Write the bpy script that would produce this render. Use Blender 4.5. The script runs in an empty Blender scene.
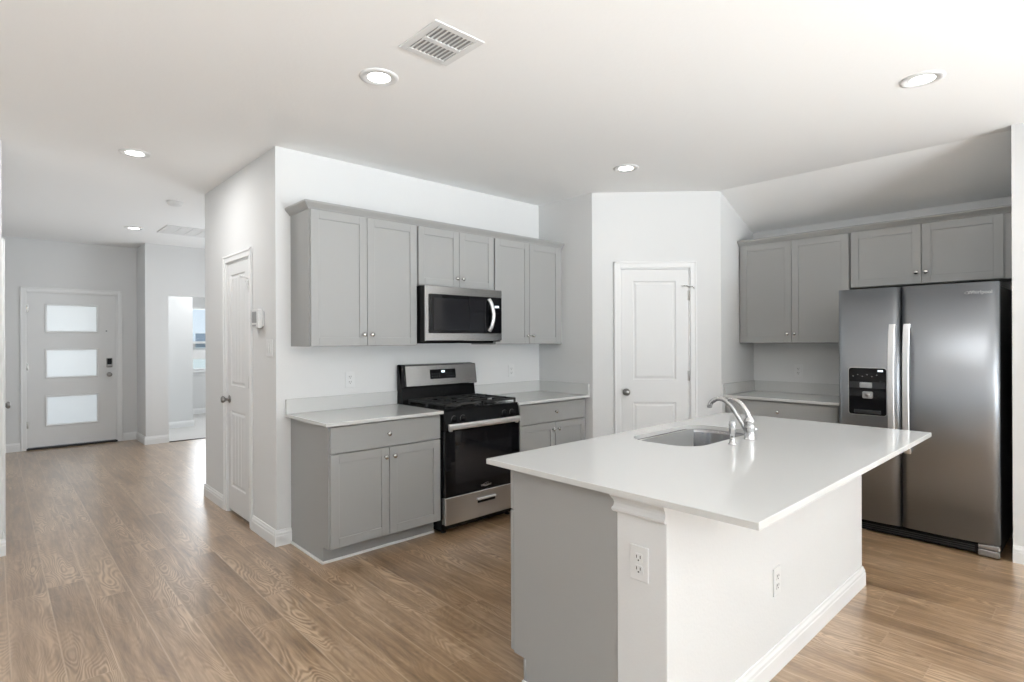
import bpy, bmesh, math, random
from mathutils import Vector, Matrix

random.seed(4)
scene = bpy.context.scene
COL = scene.collection
PI = math.pi

# ------------------------------------------------------------------ camera
cam_d = bpy.data.cameras.new('camera')
cam = bpy.data.objects.new('camera', cam_d)
COL.objects.link(cam)
CAM_YAW = math.radians(47.078)          # viewing direction, measured from +X towards +Y
cam.matrix_world = (Matrix.Translation((0, 0, 1.4073)) @
                    Matrix.Rotation(CAM_YAW - PI / 2, 4, 'Z') @
                    Matrix.Rotation(PI / 2, 4, 'X') @
                    Matrix.Rotation(-0.0041, 4, 'Z'))
cam_d.sensor_width = 36.0
cam_d.lens = 559.6 * 36.0 / 1024.0
cam_d.shift_y = (339.6 - 341.0) / 1024.0
cam_d.clip_start = 0.02
scene.camera = cam

# ------------------------------------------------------------------ world and light
world = bpy.data.worlds.new('world')
scene.world = world
world.use_nodes = True
wn = world.node_tree
wn.nodes.clear()
wo = wn.nodes.new('ShaderNodeOutputWorld')
wb = wn.nodes.new('ShaderNodeBackground')
wr = wn.nodes.new('ShaderNodeValToRGB')
wc = wn.nodes.new('ShaderNodeTexCoord')
wsx = wn.nodes.new('ShaderNodeSeparateXYZ')
wn.links.new(wc.outputs['Generated'], wsx.inputs[0])
wn.links.new(wsx.outputs['Z'], wr.inputs[0])
wr.color_ramp.elements[0].position = 0.0
wr.color_ramp.elements[0].color = (0.78, 0.90, 1.0, 1)
wr.color_ramp.elements[1].position = 0.35
wr.color_ramp.elements[1].color = (0.50, 0.74, 1.0, 1)
wn.links.new(wr.outputs[0], wb.inputs[0])
wb.inputs[1].default_value = 1.0
wn.links.new(wb.outputs[0], wo.inputs[0])

W_POWER = 1.0
G_POWER = 180.0
def area(name, loc, rot, sx, sy, power, color=(1, 1, 1), spread=PI):
    d = bpy.data.lights.new(name, 'AREA')
    d.shape = 'RECTANGLE'
    d.size = sx
    d.size_y = sy
    d.energy = power
    d.color = color
    d.spread = spread
    o = bpy.data.objects.new(name, d)
    o.location = loc
    o.rotation_euler = rot
    COL.objects.link(o)
    return o
# daylight standing in the window openings of the living area (camera's side of the house)
REAR_Y = -7.0
LEFT_X = -3.6
REAR_WIN = [(-2.0, -0.9), (0.3, 1.5), (2.0, 3.2), (3.4, 4.5)]       # x ranges of windows in the rear wall
for (a, b), WT_ in zip(REAR_WIN, (.8, 1.0, 1.2, .9)):
    area('window_or_fill_light', ((a + b) / 2, REAR_Y - 0.14, 1.35), (PI / 2, 0, 0), b - a, 1.9,
         WT_ * W_POWER * (b - a) / 1.2, (0.84, 0.92, 1.0))
    # added fill light at the same window, tilted up to brighten the ceiling
    area('upward_fill', ((a + b) / 2, REAR_Y + 0.05, 1.1), (math.radians(143), 0, 0), b - a, 1.0,
         WT_ * G_POWER * (b - a) / 1.2, (0.87, 0.945, 1.0), math.radians(120))
LEFT_WIN = [(-3.6, -1.6), (0.4, 2.2)]
for (a, b) in LEFT_WIN:
    area('window_or_fill_light', (LEFT_X - 0.14, (a + b) / 2, 1.35), (PI / 2, 0, -PI / 2), b - a, 1.9,
         W_POWER * 0.06 * (b - a) / 1.5, (0.97, 0.985, 1.0))
    area('upward_fill', (LEFT_X + 0.05, (a + b) / 2, 1.1), (math.radians(150), 0, -PI / 2), b - a, 1.0,
         G_POWER * 0.17 * (b - a) / 1.5, (0.87, 0.945, 1.0), math.radians(120))  # same added ceiling fill on the left side
# unseen fill lights added behind the camera, aimed up so they bounce off the ceiling
F_POWER = 95.0
for (x, y, rz) in ((-0.6, -3.0, -0.15), (2.9, -3.4, 0.1)):
    area('bounce_fill', (x, y, 0.5), (math.radians(143), 0, rz), 1.0, 1.0, F_POWER * (0.95 if x < 0 else 0.75), (0.93, 0.97, 1.0), math.radians(104))
sun_d = bpy.data.lights.new('sun', 'SUN')
sun_d.energy = 2.2
sun_d.angle = 0.02
sun = bpy.data.objects.new('sun', sun_d)
sun.rotation_euler = Vector((-0.3, -0.6, 0.8)).to_track_quat('Z', 'Y').to_euler()
COL.objects.link(sun)
# fill light added in the unseen side hall; its end wall has no window
area('window_or_fill_light', (3.35, 7.3, 1.45), (math.radians(112), 0, PI / 2), 1.6, 1.6, 62, (0.88, 0.94, 1.0))
# daylight at the bedroom window and on the porch outside the front door
area('window_or_fill_light', (3.3, 12.16, 1.5), (PI / 2, 0, PI), 1.1, 1.2, 22, (0.95, 0.975, 1.0))
area('bedroom_fill', (2.9, 9.7, 2.72), (0, 0, 0), 1.2, 1.2, 27, (0.95, 0.975, 1.0))  # unseen downward fill light, added to brighten the bedroom
area('porch_daylight', (0.8, 10.9, 1.3), (PI / 2, 0, PI), 2.0, 2.2, 20, (1.0, 0.99, 0.98))

scene.view_settings.view_transform = 'Standard'
scene.view_settings.look = 'None'
scene.view_settings.gamma = 1.0
scene.view_settings.use_curve_mapping = False
scene.view_settings.exposure = 0.06
CAN_POWER = 0.5

# ------------------------------------------------------------------ materials
def mat(name, color, rough=0.5, metal=0.0, spec=0.5, bump=None, aniso=0.0, emit=None, coat=0.0, coat_rough=0.1):
    m = bpy.data.materials.new(name)
    m.use_nodes = True
    nt = m.node_tree
    p = nt.nodes['Principled BSDF']
    p.inputs['Base Color'].default_value = (color[0], color[1], color[2], 1)
    p.inputs['Roughness'].default_value = rough
    p.inputs['Metallic'].default_value = metal
    p.inputs['Specular IOR Level'].default_value = spec
    if coat:
        p.inputs['Coat Weight'].default_value = coat
        p.inputs['Coat Roughness'].default_value = coat_rough
    if emit:
        p.inputs['Emission Color'].default_value = (emit[0], emit[1], emit[2], 1)
        p.inputs['Emission Strength'].default_value = emit[3]
    if bump:
        tc = nt.nodes.new('ShaderNodeTexCoord')
        mp = nt.nodes.new('ShaderNodeMapping')
        nz = nt.nodes.new('ShaderNodeTexNoise')
        bp = nt.nodes.new('ShaderNodeBump')
        mp.inputs['Scale'].default_value = bump[2] if len(bump) > 2 else (1, 1, 1)
        nz.inputs['Scale'].default_value = bump[0]
        nz.inputs['Detail'].default_value = 3
        bp.inputs['Strength'].default_value = bump[1]
        bp.inputs['Distance'].default_value = 0.002
        nt.links.new(tc.outputs['Object'], mp.inputs[0])
        nt.links.new(mp.outputs[0], nz.inputs['Vector'])
        nt.links.new(nz.outputs['Fac'], bp.inputs['Height'])
        nt.links.new(bp.outputs[0], p.inputs['Normal'])
    return m

def grey(v):
    v /= 255.0
    return v / 12.92 if v <= 0.04045 else ((v + 0.055) / 1.055) ** 2.4
def srgb(r, g, b):
    return (grey(r), grey(g), grey(b))

M = {}
M['wall'] = mat('wall_paint', srgb(219, 219, 218), 0.85, spec=0.25, bump=(90, 0.25))
M['ceiling'] = mat('ceiling_paint', srgb(242, 242, 241), 0.9, spec=0.2, bump=(60, 0.35))
M['trim'] = mat('trim_paint', srgb(230, 230, 229), 0.38, spec=0.4)
M['door'] = mat('door_paint', srgb(223, 223, 222), 0.42, spec=0.4)
M['cab'] = mat('cabinet_paint', srgb(160, 160, 158), 0.38, spec=0.4)
M['cab_in'] = mat('cabinet_gap', srgb(70, 69, 67), 0.7)
M['nickel'] = mat('brushed_nickel', (0.62, 0.61, 0.59), 0.25, 1.0)
M['dark_nickel'] = mat('satin_dark_nickel', (0.30, 0.29, 0.28), 0.28, 1.0)
M['chrome'] = mat('brushed_chrome', (0.6, 0.6, 0.6), 0.24, 1.0)
M['black'] = mat('black_enamel', (0.005, 0.005, 0.0055), 0.22, spec=0.18)
M['black_matte'] = mat('black_cast_iron', (0.018, 0.018, 0.018), 0.55, spec=0.4)
M['black_glass'] = mat('black_glass', (0.005, 0.005, 0.006), 0.04, spec=0.35)
M['glass_win'] = mat('oven_window_glass', (0.012, 0.012, 0.014), 0.06, spec=0.4)
M['plastic'] = mat('white_plastic', srgb(222, 222, 221), 0.4)
M['plastic_grey'] = mat('grey_plastic', srgb(150, 151, 152), 0.45)
M['slot'] = mat('socket_slot', srgb(60, 58, 56), 0.6)
M['fridge_side'] = mat('dark_grey_enamel', (0.02, 0.02, 0.021), 0.45)
M['lamp'] = mat('downlight_diffuser', (1, 1, 1), 0.5, emit=(1, 0.985, 0.96, 9.0))
M['display'] = mat('clock_digits', (0.8, 0.9, 0.95), 0.4, emit=(0.8, 0.92, 1.0, 1.2))
M['badge'] = mat('badge_metal', (0.55, 0.55, 0.55), 0.3, 1.0)
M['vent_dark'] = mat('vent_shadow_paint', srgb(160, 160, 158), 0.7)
M['quartz'] = mat('white_quartz', srgb(205, 205, 203), 0.09, spec=0.5)
M['carpet'] = mat('bedroom_carpet', srgb(196, 194, 191), 0.95, spec=0.1, bump=(220, 0.8))
M['strip'] = mat('dark_threshold', srgb(38, 36, 34), 0.5)
M['ground'] = mat('dry_grass', srgb(205, 203, 190), 0.95, bump=(3, 0.8))
M['stucco'] = mat('stucco', srgb(232, 228, 222), 0.9)
M['brick_far'] = mat('far_brick', srgb(215, 205, 198), 0.9)
M['shingle'] = mat('far_roof', srgb(205, 204, 202), 0.9)
M['far_glass'] = mat('far_glass', srgb(130, 140, 150), 0.2)
M['hinge'] = mat('hinge_nickel', (0.55, 0.54, 0.52), 0.35, 1.0)

def brushed(name, color, rough, horizontal=True, streak=0.05):
    m = mat(name, color, rough, 1.0)
    nt = m.node_tree
    p = nt.nodes['Principled BSDF']
    tc = nt.nodes.new('ShaderNodeTexCoord')
    mp = nt.nodes.new('ShaderNodeMapping')
    nz = nt.nodes.new('ShaderNodeTexNoise')
    mr = nt.nodes.new('ShaderNodeMapRange')
    mp.inputs['Scale'].default_value = (2, 2, 350) if horizontal else (350, 350, 2)
    nz.inputs['Scale'].default_value = 1.0
    nz.inputs['Detail'].default_value = 2
    nt.links.new(tc.outputs['Object'], mp.inputs[0])
    nt.links.new(mp.outputs[0], nz.inputs['Vector'])
    nt.links.new(nz.outputs['Fac'], mr.inputs[0])
    mr.inputs[3].default_value = rough - streak
    mr.inputs[4].default_value = rough + streak
    nt.links.new(mr.outputs[0], p.inputs['Roughness'])
    return m
M['steel'] = brushed('brushed_stainless', (0.52, 0.515, 0.51), 0.24)
M['steel_fridge'] = brushed('fridge_stainless', (0.33, 0.345, 0.365), 0.38, streak=.012)
M['steel_sink'] = brushed('sink_stainless', (0.38, 0.38, 0.39), 0.24)
M['steel_handle'] = brushed('handle_stainless', (0.82, 0.82, 0.82), 0.42, False)

def frosted():
    m = bpy.data.materials.new('frosted_glass')
    m.use_nodes = True
    nt = m.node_tree
    nt.nodes.clear()
    out = nt.nodes.new('ShaderNodeOutputMaterial')
    tr = nt.nodes.new('ShaderNodeBsdfTranslucent')
    tr.inputs[0].default_value = (0.93, 0.94, 0.94, 1)
    df = nt.nodes.new('ShaderNodeBsdfDiffuse')
    df.inputs[0].default_value = (0.85, 0.86, 0.86, 1)
    gl = nt.nodes.new('ShaderNodeBsdfGlossy')
    gl.inputs['Roughness'].default_value = 0.25
    a = nt.nodes.new('ShaderNodeMixShader')
    b = nt.nodes.new('ShaderNodeMixShader')
    a.inputs[0].default_value = 0.6
    nt.links.new(df.outputs[0], a.inputs[1])
    nt.links.new(tr.outputs[0], a.inputs[2])
    b.inputs[0].default_value = 0.05
    nt.links.new(a.outputs[0], b.inputs[1])
    nt.links.new(gl.outputs[0], b.inputs[2])
    nt.links.new(b.outputs[0], out.inputs[0])
    return m
M['frosted'] = frosted()

def clear_glass():
    m = bpy.data.materials.new('clear_glass')
    m.use_nodes = True
    nt = m.node_tree
    nt.nodes.clear()
    out = nt.nodes.new('ShaderNodeOutputMaterial')
    tp = nt.nodes.new('ShaderNodeBsdfTransparent')
    gl = nt.nodes.new('ShaderNodeBsdfGlossy')
    gl.inputs['Roughness'].default_value = 0.02
    a = nt.nodes.new('ShaderNodeMixShader')
    a.inputs[0].default_value = 0.06
    nt.links.new(tp.outputs[0], a.inputs[1])
    nt.links.new(gl.outputs[0], a.inputs[2])
    nt.links.new(a.outputs[0], out.inputs[0])
    return m
M['clear_glass'] = clear_glass()

def plank_floor():
    m = bpy.data.materials.new('oak_plank_floor')
    m.use_nodes = True
    nt = m.node_tree
    N, L = nt.nodes, nt.links
    p = N['Principled BSDF']
    def node(t, **kw):
        n = N.new(t)
        for k, v in kw.items():
            setattr(n, k, v)
        return n
    def math_(op, a, b=None, c=None):
        n = node('ShaderNodeMath', operation=op)
        for i, v in enumerate((a, b, c)):
            if v is None:
                continue
            if isinstance(v, (int, float)):
                n.inputs[i].default_value = v
            else:
                L.new(v, n.inputs[i])
        return n.outputs[0]
    tc = node('ShaderNodeTexCoord')
    sp = node('ShaderNodeSeparateXYZ')
    L.new(tc.outputs['Object'], sp.inputs[0])
    X, Y = sp.outputs[0], sp.outputs[1]
    PW, PL = 0.1715, 1.22
    u = math_('DIVIDE', math_('ADD', X, 20 * PW - 0.228), PW)
    row = math_('FLOOR', u)
    fx = math_('FRACT', u)
    wn1 = node('ShaderNodeTexWhiteNoise', noise_dimensions='1D')
    L.new(row, wn1.inputs['W'])
    v = math_('ADD', math_('DIVIDE', math_('ADD', Y, 30), PL), math_('MULTIPLY', wn1.outputs['Value'], 7.31))
    colm = math_('FLOOR', v)
    fy = math_('FRACT', v)
    cb = node('ShaderNodeCombineXYZ')
    L.new(row, cb.inputs[0])
    L.new(colm, cb.inputs[1])
    wn2 = node('ShaderNodeTexWhiteNoise', noise_dimensions='2D')
    L.new(cb.outputs[0], wn2.inputs['Vector'])
    rnd = wn2.outputs['Value']
    # grain coordinates, different on every plank
    gx = math_('ADD', X, math_('MULTIPLY', rnd, 37.0))
    gy = math_('ADD', Y, math_('MULTIPLY', rnd, 91.0))
    gc = node('ShaderNodeCombineXYZ')
    L.new(gx, gc.inputs[0]); L.new(gy, gc.inputs[1]); L.new(rnd, gc.inputs[2])
    # fine grain
    mp = node('ShaderNodeMapping'); mp.inputs['Scale'].default_value = (48, 3.2, 1)
    L.new(gc.outputs[0], mp.inputs[0])
    n1 = node('ShaderNodeTexNoise'); n1.inputs['Scale'].default_value = 1; n1.inputs['Detail'].default_value = 5; n1.inputs['Roughness'].default_value = 0.6
    L.new(mp.outputs[0], n1.inputs['Vector'])
    # cathedral figure: contour lines of a stretched smooth noise
    mp2 = node('ShaderNodeMapping'); mp2.inputs['Scale'].default_value = (8.5, 1.7, 1)
    L.new(gc.outputs[0], mp2.inputs[0])
    n2 = node('ShaderNodeTexNoise'); n2.inputs['Scale'].default_value = 1; n2.inputs['Detail'].default_value = 1.5; n2.inputs['Roughness'].default_value = 0.45
    n2.inputs['Distortion'].default_value = 0.25
    L.new(mp2.outputs[0], n2.inputs['Vector'])
    ring = math_('MULTIPLY_ADD', math_('SINE', math_('MULTIPLY', n2.outputs['Fac'], 150.0)), 0.5, 0.5)
    mp3 = node('ShaderNodeMapping'); mp3.inputs['Scale'].default_value = (7, 1.1, 1)
    L.new(gc.outputs[0], mp3.inputs[0])
    n3 = node('ShaderNodeTexNoise'); n3.inputs['Scale'].default_value = 1; n3.inputs['Detail'].default_value = 3
    L.new(mp3.outputs[0], n3.inputs['Vector'])
    # mask so the figure only shows in places
    mk = node('ShaderNodeMapRange'); mk.inputs[1].default_value = 0.48; mk.inputs[2].default_value = 0.66
    L.new(n3.outputs['Fac'], mk.inputs[0])
    fig = math_('MULTIPLY', math_('SUBTRACT', ring, 0.5), math_('MULTIPLY_ADD', mk.outputs[0], 0.50, 0.08))
    fine = math_('MULTIPLY', math_('SUBTRACT', n1.outputs['Fac'], 0.5), 1.35)
    broad = math_('MULTIPLY', math_('SUBTRACT', n3.outputs['Fac'], 0.5), 1.1)
    tone = math_('MULTIPLY', math_('SUBTRACT', rnd, 0.5), 0.16)
    t = math_('ADD', math_('ADD', math_('ADD', fig, fine), math_('ADD', broad, tone)), 0.5)
    ramp = node('ShaderNodeValToRGB')
    e = ramp.color_ramp.elements
    e[0].position = 0.0; e[0].color = (*srgb(106, 78, 50), 1)
    e[1].position = 1.0; e[1].color = (*srgb(202, 174, 142), 1)
    k = e.new(0.38); k.color = (*srgb(150, 119, 85), 1)
    k = e.new(0.62); k.color = (*srgb(172, 142, 110), 1)
    L.new(t, ramp.inputs[0])
    # seams: thin light bevel along the long edges, fainter at the short ends
    ex = math_('MULTIPLY', math_('MINIMUM', fx, math_('SUBTRACT', 1.0, fx)), PW)
    ey = math_('MULTIPLY', math_('MINIMUM', fy, math_('SUBTRACT', 1.0, fy)), PL)
    sx = node('ShaderNodeMapRange'); sx.inputs[1].default_value = 0.001; sx.inputs[2].default_value = 0.0045; sx.inputs[3].default_value = 0.42; sx.inputs[4].default_value = 0
    L.new(ex, sx.inputs[0])
    sy = node('ShaderNodeMapRange'); sy.inputs[1].default_value = 0.001; sy.inputs[2].default_value = 0.004; sy.inputs[3].default_value = 0.2; sy.inputs[4].default_value = 0
    L.new(ey, sy.inputs[0])
    seam = math_('MAXIMUM', sx.outputs[0], sy.outputs[0])
    mx = node('ShaderNodeMix', data_type='RGBA')
    L.new(seam, mx.inputs[0])
    L.new(ramp.outputs[0], mx.inputs[6])
    mx.inputs[7].default_value = (*srgb(208, 186, 160), 1)
    L.new(mx.outputs[2], p.inputs['Base Color'])
    rr = node('ShaderNodeMapRange'); rr.inputs[3].default_value = 0.24; rr.inputs[4].default_value = 0.38
    L.new(n1.outputs['Fac'], rr.inputs[0])
    L.new(rr.outputs[0], p.inputs['Roughness'])
    p.inputs['Specular IOR Level'].default_value = 0.9
    p.inputs['Coat Weight'].default_value = 1.0
    p.inputs['Coat Roughness'].default_value = 0.3
    bp = node('ShaderNodeBump'); bp.inputs['Strength'].default_value = 0.18; bp.inputs['Distance'].default_value = 0.001
    L.new(math_('SUBTRACT', math_('ADD', n1.outputs['Fac'], ring), math_('MULTIPLY', seam, 2.0)), bp.inputs['Height'])
    L.new(bp.outputs[0], p.inputs['Normal'])
    return m
M['floor'] = plank_floor()

# ------------------------------------------------------------------ mesh helpers
class MB:
    """Collects shapes for ONE mesh object; several materials allowed."""
    def __init__(self, T=None):
        self.bm = bmesh.new()
        self.mats = []
        self.T = T or Matrix.Identity(4)
    def mi(self, m):
        if m is None:
            return 0
        if m not in self.mats:
            self.mats.append(m)
        return self.mats.index(m)
    def _merge(self, b, m, smooth=False):
        i = self.mi(m)
        b.normal_update()
        for f in b.faces:
            f.material_index = i
            f.smooth = smooth
        me = bpy.data.meshes.new('tmp')
        b.to_mesh(me)
        b.free()
        me.transform(self.T)
        self.bm.from_mesh(me)
        bpy.data.meshes.remove(me)
        return self
    def box(self, x0, x1, y0, y1, z0, z1, m=None, bev=0.0, seg=1):
        b = bmesh.new()
        bmesh.ops.create_cube(b, size=1.0)
        for v in b.verts:
            v.co = Vector(((x0 + x1) / 2 + v.co.x * (x1 - x0), (y0 + y1) / 2 + v.co.y * (y1 - y0), (z0 + z1) / 2 + v.co.z * (z1 - z0)))
        if bev:
            bmesh.ops.bevel(b, geom=list(b.edges), offset=bev, segments=seg, affect='EDGES', profile=0.5)
        return self._merge(b, m)
    def prism(self, pts, z0, z1, m=None, axis='z', smooth=False):
        """Extrudes the polygon pts: axis z -> (x,y); axis x -> pts are (y,z); axis y -> pts are (x,z)."""
        b = bmesh.new()
        def P(p, h):
            return {'z': (p[0], p[1], h), 'x': (h, p[0], p[1]), 'y': (p[0], h, p[1])}[axis]
        lo = [b.verts.new(P(p, z0)) for p in pts]
        hi = [b.verts.new(P(p, z1)) for p in pts]
        n = len(pts)
        b.faces.new(lo); b.faces.new(list(reversed(hi)))
        for i in range(n):
            b.faces.new((lo[i], hi[i], hi[(i + 1) % n], lo[(i + 1) % n]))
        bmesh.ops.recalc_face_normals(b, faces=list(b.faces))
        self._merge(b, m)
        return self
    def lathe(self, prof, c, axis='z', seg=24, m=None, smooth=True):
        """prof: (radius, height) pairs along the axis from point c."""
        b = bmesh.new()
        rings = []
        for r, h in prof:
            ring = []
            for k in range(seg):
                a = 2 * PI * k / seg
                p = (max(r, 1e-5) * math.cos(a), max(r, 1e-5) * math.sin(a), h)
                if axis == 'y':
                    p = (p[0], p[2], p[1])
                elif axis == 'x':
                    p = (p[2], p[0], p[1])
                ring.append(b.verts.new((c[0] + p[0], c[1] + p[1], c[2] + p[2])))
            rings.append(ring)
        for i in range(len(rings) - 1):
            for k in range(seg):
                b.faces.new((rings[i][k], rings[i][(k + 1) % seg], rings[i + 1][(k + 1) % seg], rings[i + 1][k]))
        b.faces.new(rings[0]); b.faces.new(rings[-1])
        bmesh.ops.recalc_face_normals(b, faces=list(b.faces))
        return self._merge(b, m, smooth)
    def tube(self, pts, rad, m=None, seg=14, flat=1.0):
        """A tube through pts; rad may be a list; flat squeezes it sideways."""
        if not isinstance(rad, (list, tuple)):
            rad = [rad] * len(pts)
        pts = [Vector(p) for p in pts]
        b = bmesh.new()
        rings = []
        up = Vector((0.31, 0.17, 1)).normalized()
        prev = None
        for i, p in enumerate(pts):
            d = (pts[min(i + 1, len(pts) - 1)] - pts[max(i - 1, 0)]).normalized()
            s = prev if prev is not None else d.cross(up)
            s = (s - d * s.dot(d)).normalized()
            prev = s
            t = d.cross(s).normalized()
            rings.append([b.verts.new(p + (s * math.cos(2 * PI * k / seg) * flat + t * math.sin(2 * PI * k / seg)) * rad[i]) for k in range(seg)])
        for i in range(len(rings) - 1):
            for k in range(seg):
                b.faces.new((rings[i][k], rings[i][(k + 1) % seg], rings[i + 1][(k + 1) % seg], rings[i + 1][k]))
        b.faces.new(rings[0]); b.faces.new(rings[-1])
        bmesh.ops.recalc_face_normals(b, faces=list(b.faces))
        return self._merge(b, m, True)
    def build(self, name, parent=None, default=None):
        me = bpy.data.meshes.new(name)
        if not self.mats:
            self.mats = [default]
        self.bm.to_mesh(me)
        self.bm.free()
        for m in self.mats:
            me.materials.append(M[m] if isinstance(m, str) else m)
        o = bpy.data.objects.new(name, me)
        COL.objects.link(o)
        if parent:
            o.parent = parent
        return o

def spline(pts, n=6):
    pts = [Vector(p) for p in pts]
    out = []
    P = [pts[0]] + pts + [pts[-1]]
    for i in range(1, len(P) - 2):
        for k in range(n):
            t = k / n
            a, b, c, d = P[i - 1], P[i], P[i + 1], P[i + 2]
            out.append(0.5 * ((2 * b) + (c - a) * t + (2 * a - 5 * b + 4 * c - d) * t * t + (3 * b - 3 * c + d - a) * t ** 3))
    out.append(pts[-1])
    return out

def tag(o, label=None, cat=None, group=None, kind=None):
    if label: o['label'] = label
    if cat: o['category'] = cat
    if group: o['group'] = group
    if kind: o['kind'] = kind
    return o

def thing(name, loc, rotz=0.0, label=None, cat=None, group=None, kind=None):
    o = bpy.data.objects.new(name, None)
    o.empty_display_size = 0.1
    o.location = loc
    o.rotation_euler = (0, 0, rotz)
    COL.objects.link(o)
    return tag(o, label, cat, group, kind)

def dup(o, loc=None, rotz=None, parent=None, label=None):
    c = o.copy()
    COL.objects.link(c)
    if loc is not None: c.location = loc
    if rotz is not None: c.rotation_euler = (0, 0, rotz)
    if parent: c.parent = parent
    if label: c['label'] = label
    for ch in list(o.children):
        dup(ch, parent=c)
    return c

def struct(name, mb, m=None):
    o = mb.build(name, None, m)
    return tag(o, kind='structure')

FACE_S = 0.0            # front looks towards -y
FACE_W = -PI / 2        # front looks towards -x
FACE_D = -PI / 4        # front looks towards -x-y
FACE_E = PI / 2         # front looks towards +x

# ------------------------------------------------------------------ measured planes
H = 2.74
XS, YS, YS2 = 1.425, 3.905, 5.63          # kitchen wall corner, stove wall plane, far end of the hallway wall
XR, YR = 4.0013, 3.2275                   # return wall
PX, PY = 4.8175, 2.411                    # pantry wall end
XF = 5.482                                # fridge wall plane
YRT, XRT = 0.434, 4.69                    # wall end beside the fridge
YD, XJ, YB = 9.546, 1.5275, 8.945         # front door wall, jog, bedroom wall
HL_X, HL_Y = 0.05, 4.98                   # hallway wall on the far side of the living room
WT = 0.115

# ------------------------------------------------------------------ floor and ceiling
struct('floor', MB().box(LEFT_X - .12, 5.7, REAR_Y - .12, YB, -0.1, 0).box(LEFT_X - .12, XJ, YB, YD + .12, -0.1, 0), 'floor')
struct('floor_bedroom', MB().box(XJ, 5.7, YB, 12.2, -0.1, 0.004), 'carpet')
ZC = 2.445
struct('ceiling', MB().box(LEFT_X - .12, 4.80, REAR_Y - .12, 12.2, H, H + .12)
       .prism([(4.80, H), (XF + .12, ZC - (H - ZC) / (XF - 4.80) * .12), (XF + .12, H + .12), (4.80, H + .12)], REAR_Y - .12, 12.2, axis='y'), 'ceiling')

# ------------------------------------------------------------------ walls
struct('wall_kitchen', MB().box(XS, 5.6, YS, YS + WT, 0, H), 'wall')
# hallway wall with the closet door opening (y 4.43 .. 4.99)
CD0, CD1, CDH = 4.425, 4.995, 2.045
struct('wall_hallway', MB().box(XS, XS + WT, YS + WT, CD0, 0, H).box(XS, XS + WT, CD1, YS2, 0, H).box(XS, XS + WT, CD0, CD1, CDH, H)
       .box(XS + WT, 3.4, YS2 - WT, YS2, 0, H).box(3.4, 3.4 + WT, YS2 - WT, YB, 0, H), 'wall')
struct('wall_return', MB().prism([(XR, YR), (XR + .09, YR + .05), (XR + .115, YS), (XR, YS)], 0, H), 'wall')
# the pantry's diagonal wall with its door opening, in the frame of the diagonal
DS0, DS1, DSH = 0.252, 0.879, 2.052
DL = math.hypot(PX - XR, PY - YR)
TD = Matrix.Translation((XR, YR, 0)) @ Matrix.Rotation(FACE_D, 4, 'Z')
struct('wall_pantry', MB(TD).box(0, DS0, 0, WT, 0, H).box(DS1, DL, 0, WT, 0, H).box(DS0, DS1, 0, WT, DSH, H), 'wall')
struct('wall_pantry_side', MB().prism([(PX, PY), (XF, PY), (XF, PY + .11), (PX + .05, PY + .11)], 0, H), 'wall')
struct('wall_fridge', MB().box(XF, XF + WT, YRT - .1, YS, 0, H), 'wall')
struct('wall_beside_fridge', MB().box(XRT, 5.6, REAR_Y - .1, YRT, 0, H), 'wall')
FD0, FD1, FDH = 0.325, 1.295, 2.06
struct('wall_front', MB().box(-.1, FD0, YD, YD + WT, 0, H).box(FD1, XJ + WT, YD, YD + WT, 0, H).box(FD0, FD1, YD, YD + WT, FDH, H), 'wall')
BO0, BO1, BOH = 1.80, 2.66, 2.04
struct('wall_bedroom', MB().box(XJ, XJ + WT, YB, YD, 0, H).box(XJ + WT, BO0, YB, YB + WT, 0, H).box(BO1, 3.5, YB, YB + WT, 0, H).box(BO0, BO1, YB, YB + WT, BOH, H), 'wall')
# bedroom: closet bump and the outside wall with its window
BW = (2.72, 3.95, 0.83, 2.06)
struct('wall_bedroom_closet', MB().box(XJ + WT, 2.42, 10.3, 12.0, 0, H), 'wall')
struct('wall_outside', MB().box(2.42, BW[0], 12, 12.14, 0, H).box(BW[1], 5.6, 12, 12.14, 0, H).box(BW[0], BW[1], 12, 12.14, 0, BW[2]).box(BW[0], BW[1], 12, 12.14, BW[3], H), 'wall')
struct('wall_bedroom_end', MB().box(4.6, 4.72, YB + WT, 12, 0, H), 'wall')
# living area on the camera's side
LD0, LD1, LDH = 5.26, 6.28, 2.06
struct('wall_hallway_opposite', MB().box(HL_X - WT, HL_X, HL_Y, LD0, 0, H).box(HL_X - WT, HL_X, LD1, YD, 0, H).box(HL_X - WT, HL_X, LD0, LD1, LDH, H), 'wall')
struct('wall_living', MB().box(LEFT_X, HL_X - WT, HL_Y, HL_Y + WT, 0, H), 'wall')
mb = MB()
xs = LEFT_X
for (a, b) in REAR_WIN:
    mb.box(xs, a, REAR_Y - WT, REAR_Y, 0, H).box(a, b, REAR_Y - WT, REAR_Y, 0, .4).box(a, b, REAR_Y - WT, REAR_Y, 2.3, H)
    xs = b
mb.box(xs, XRT, REAR_Y - WT, REAR_Y, 0, H)
struct('wall_rear', mb, 'wall')
mb = MB()
ys = REAR_Y
for (a, b) in LEFT_WIN:
    mb.box(LEFT_X - WT, LEFT_X, ys, a, 0, H).box(LEFT_X - WT, LEFT_X, a, b, 0, .4).box(LEFT_X - WT, LEFT_X, a, b, 2.3, H)
    ys = b
mb.box(LEFT_X - WT, LEFT_X, ys, HL_Y + WT, 0, H)
struct('wall_living_side', mb, 'wall')

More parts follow.
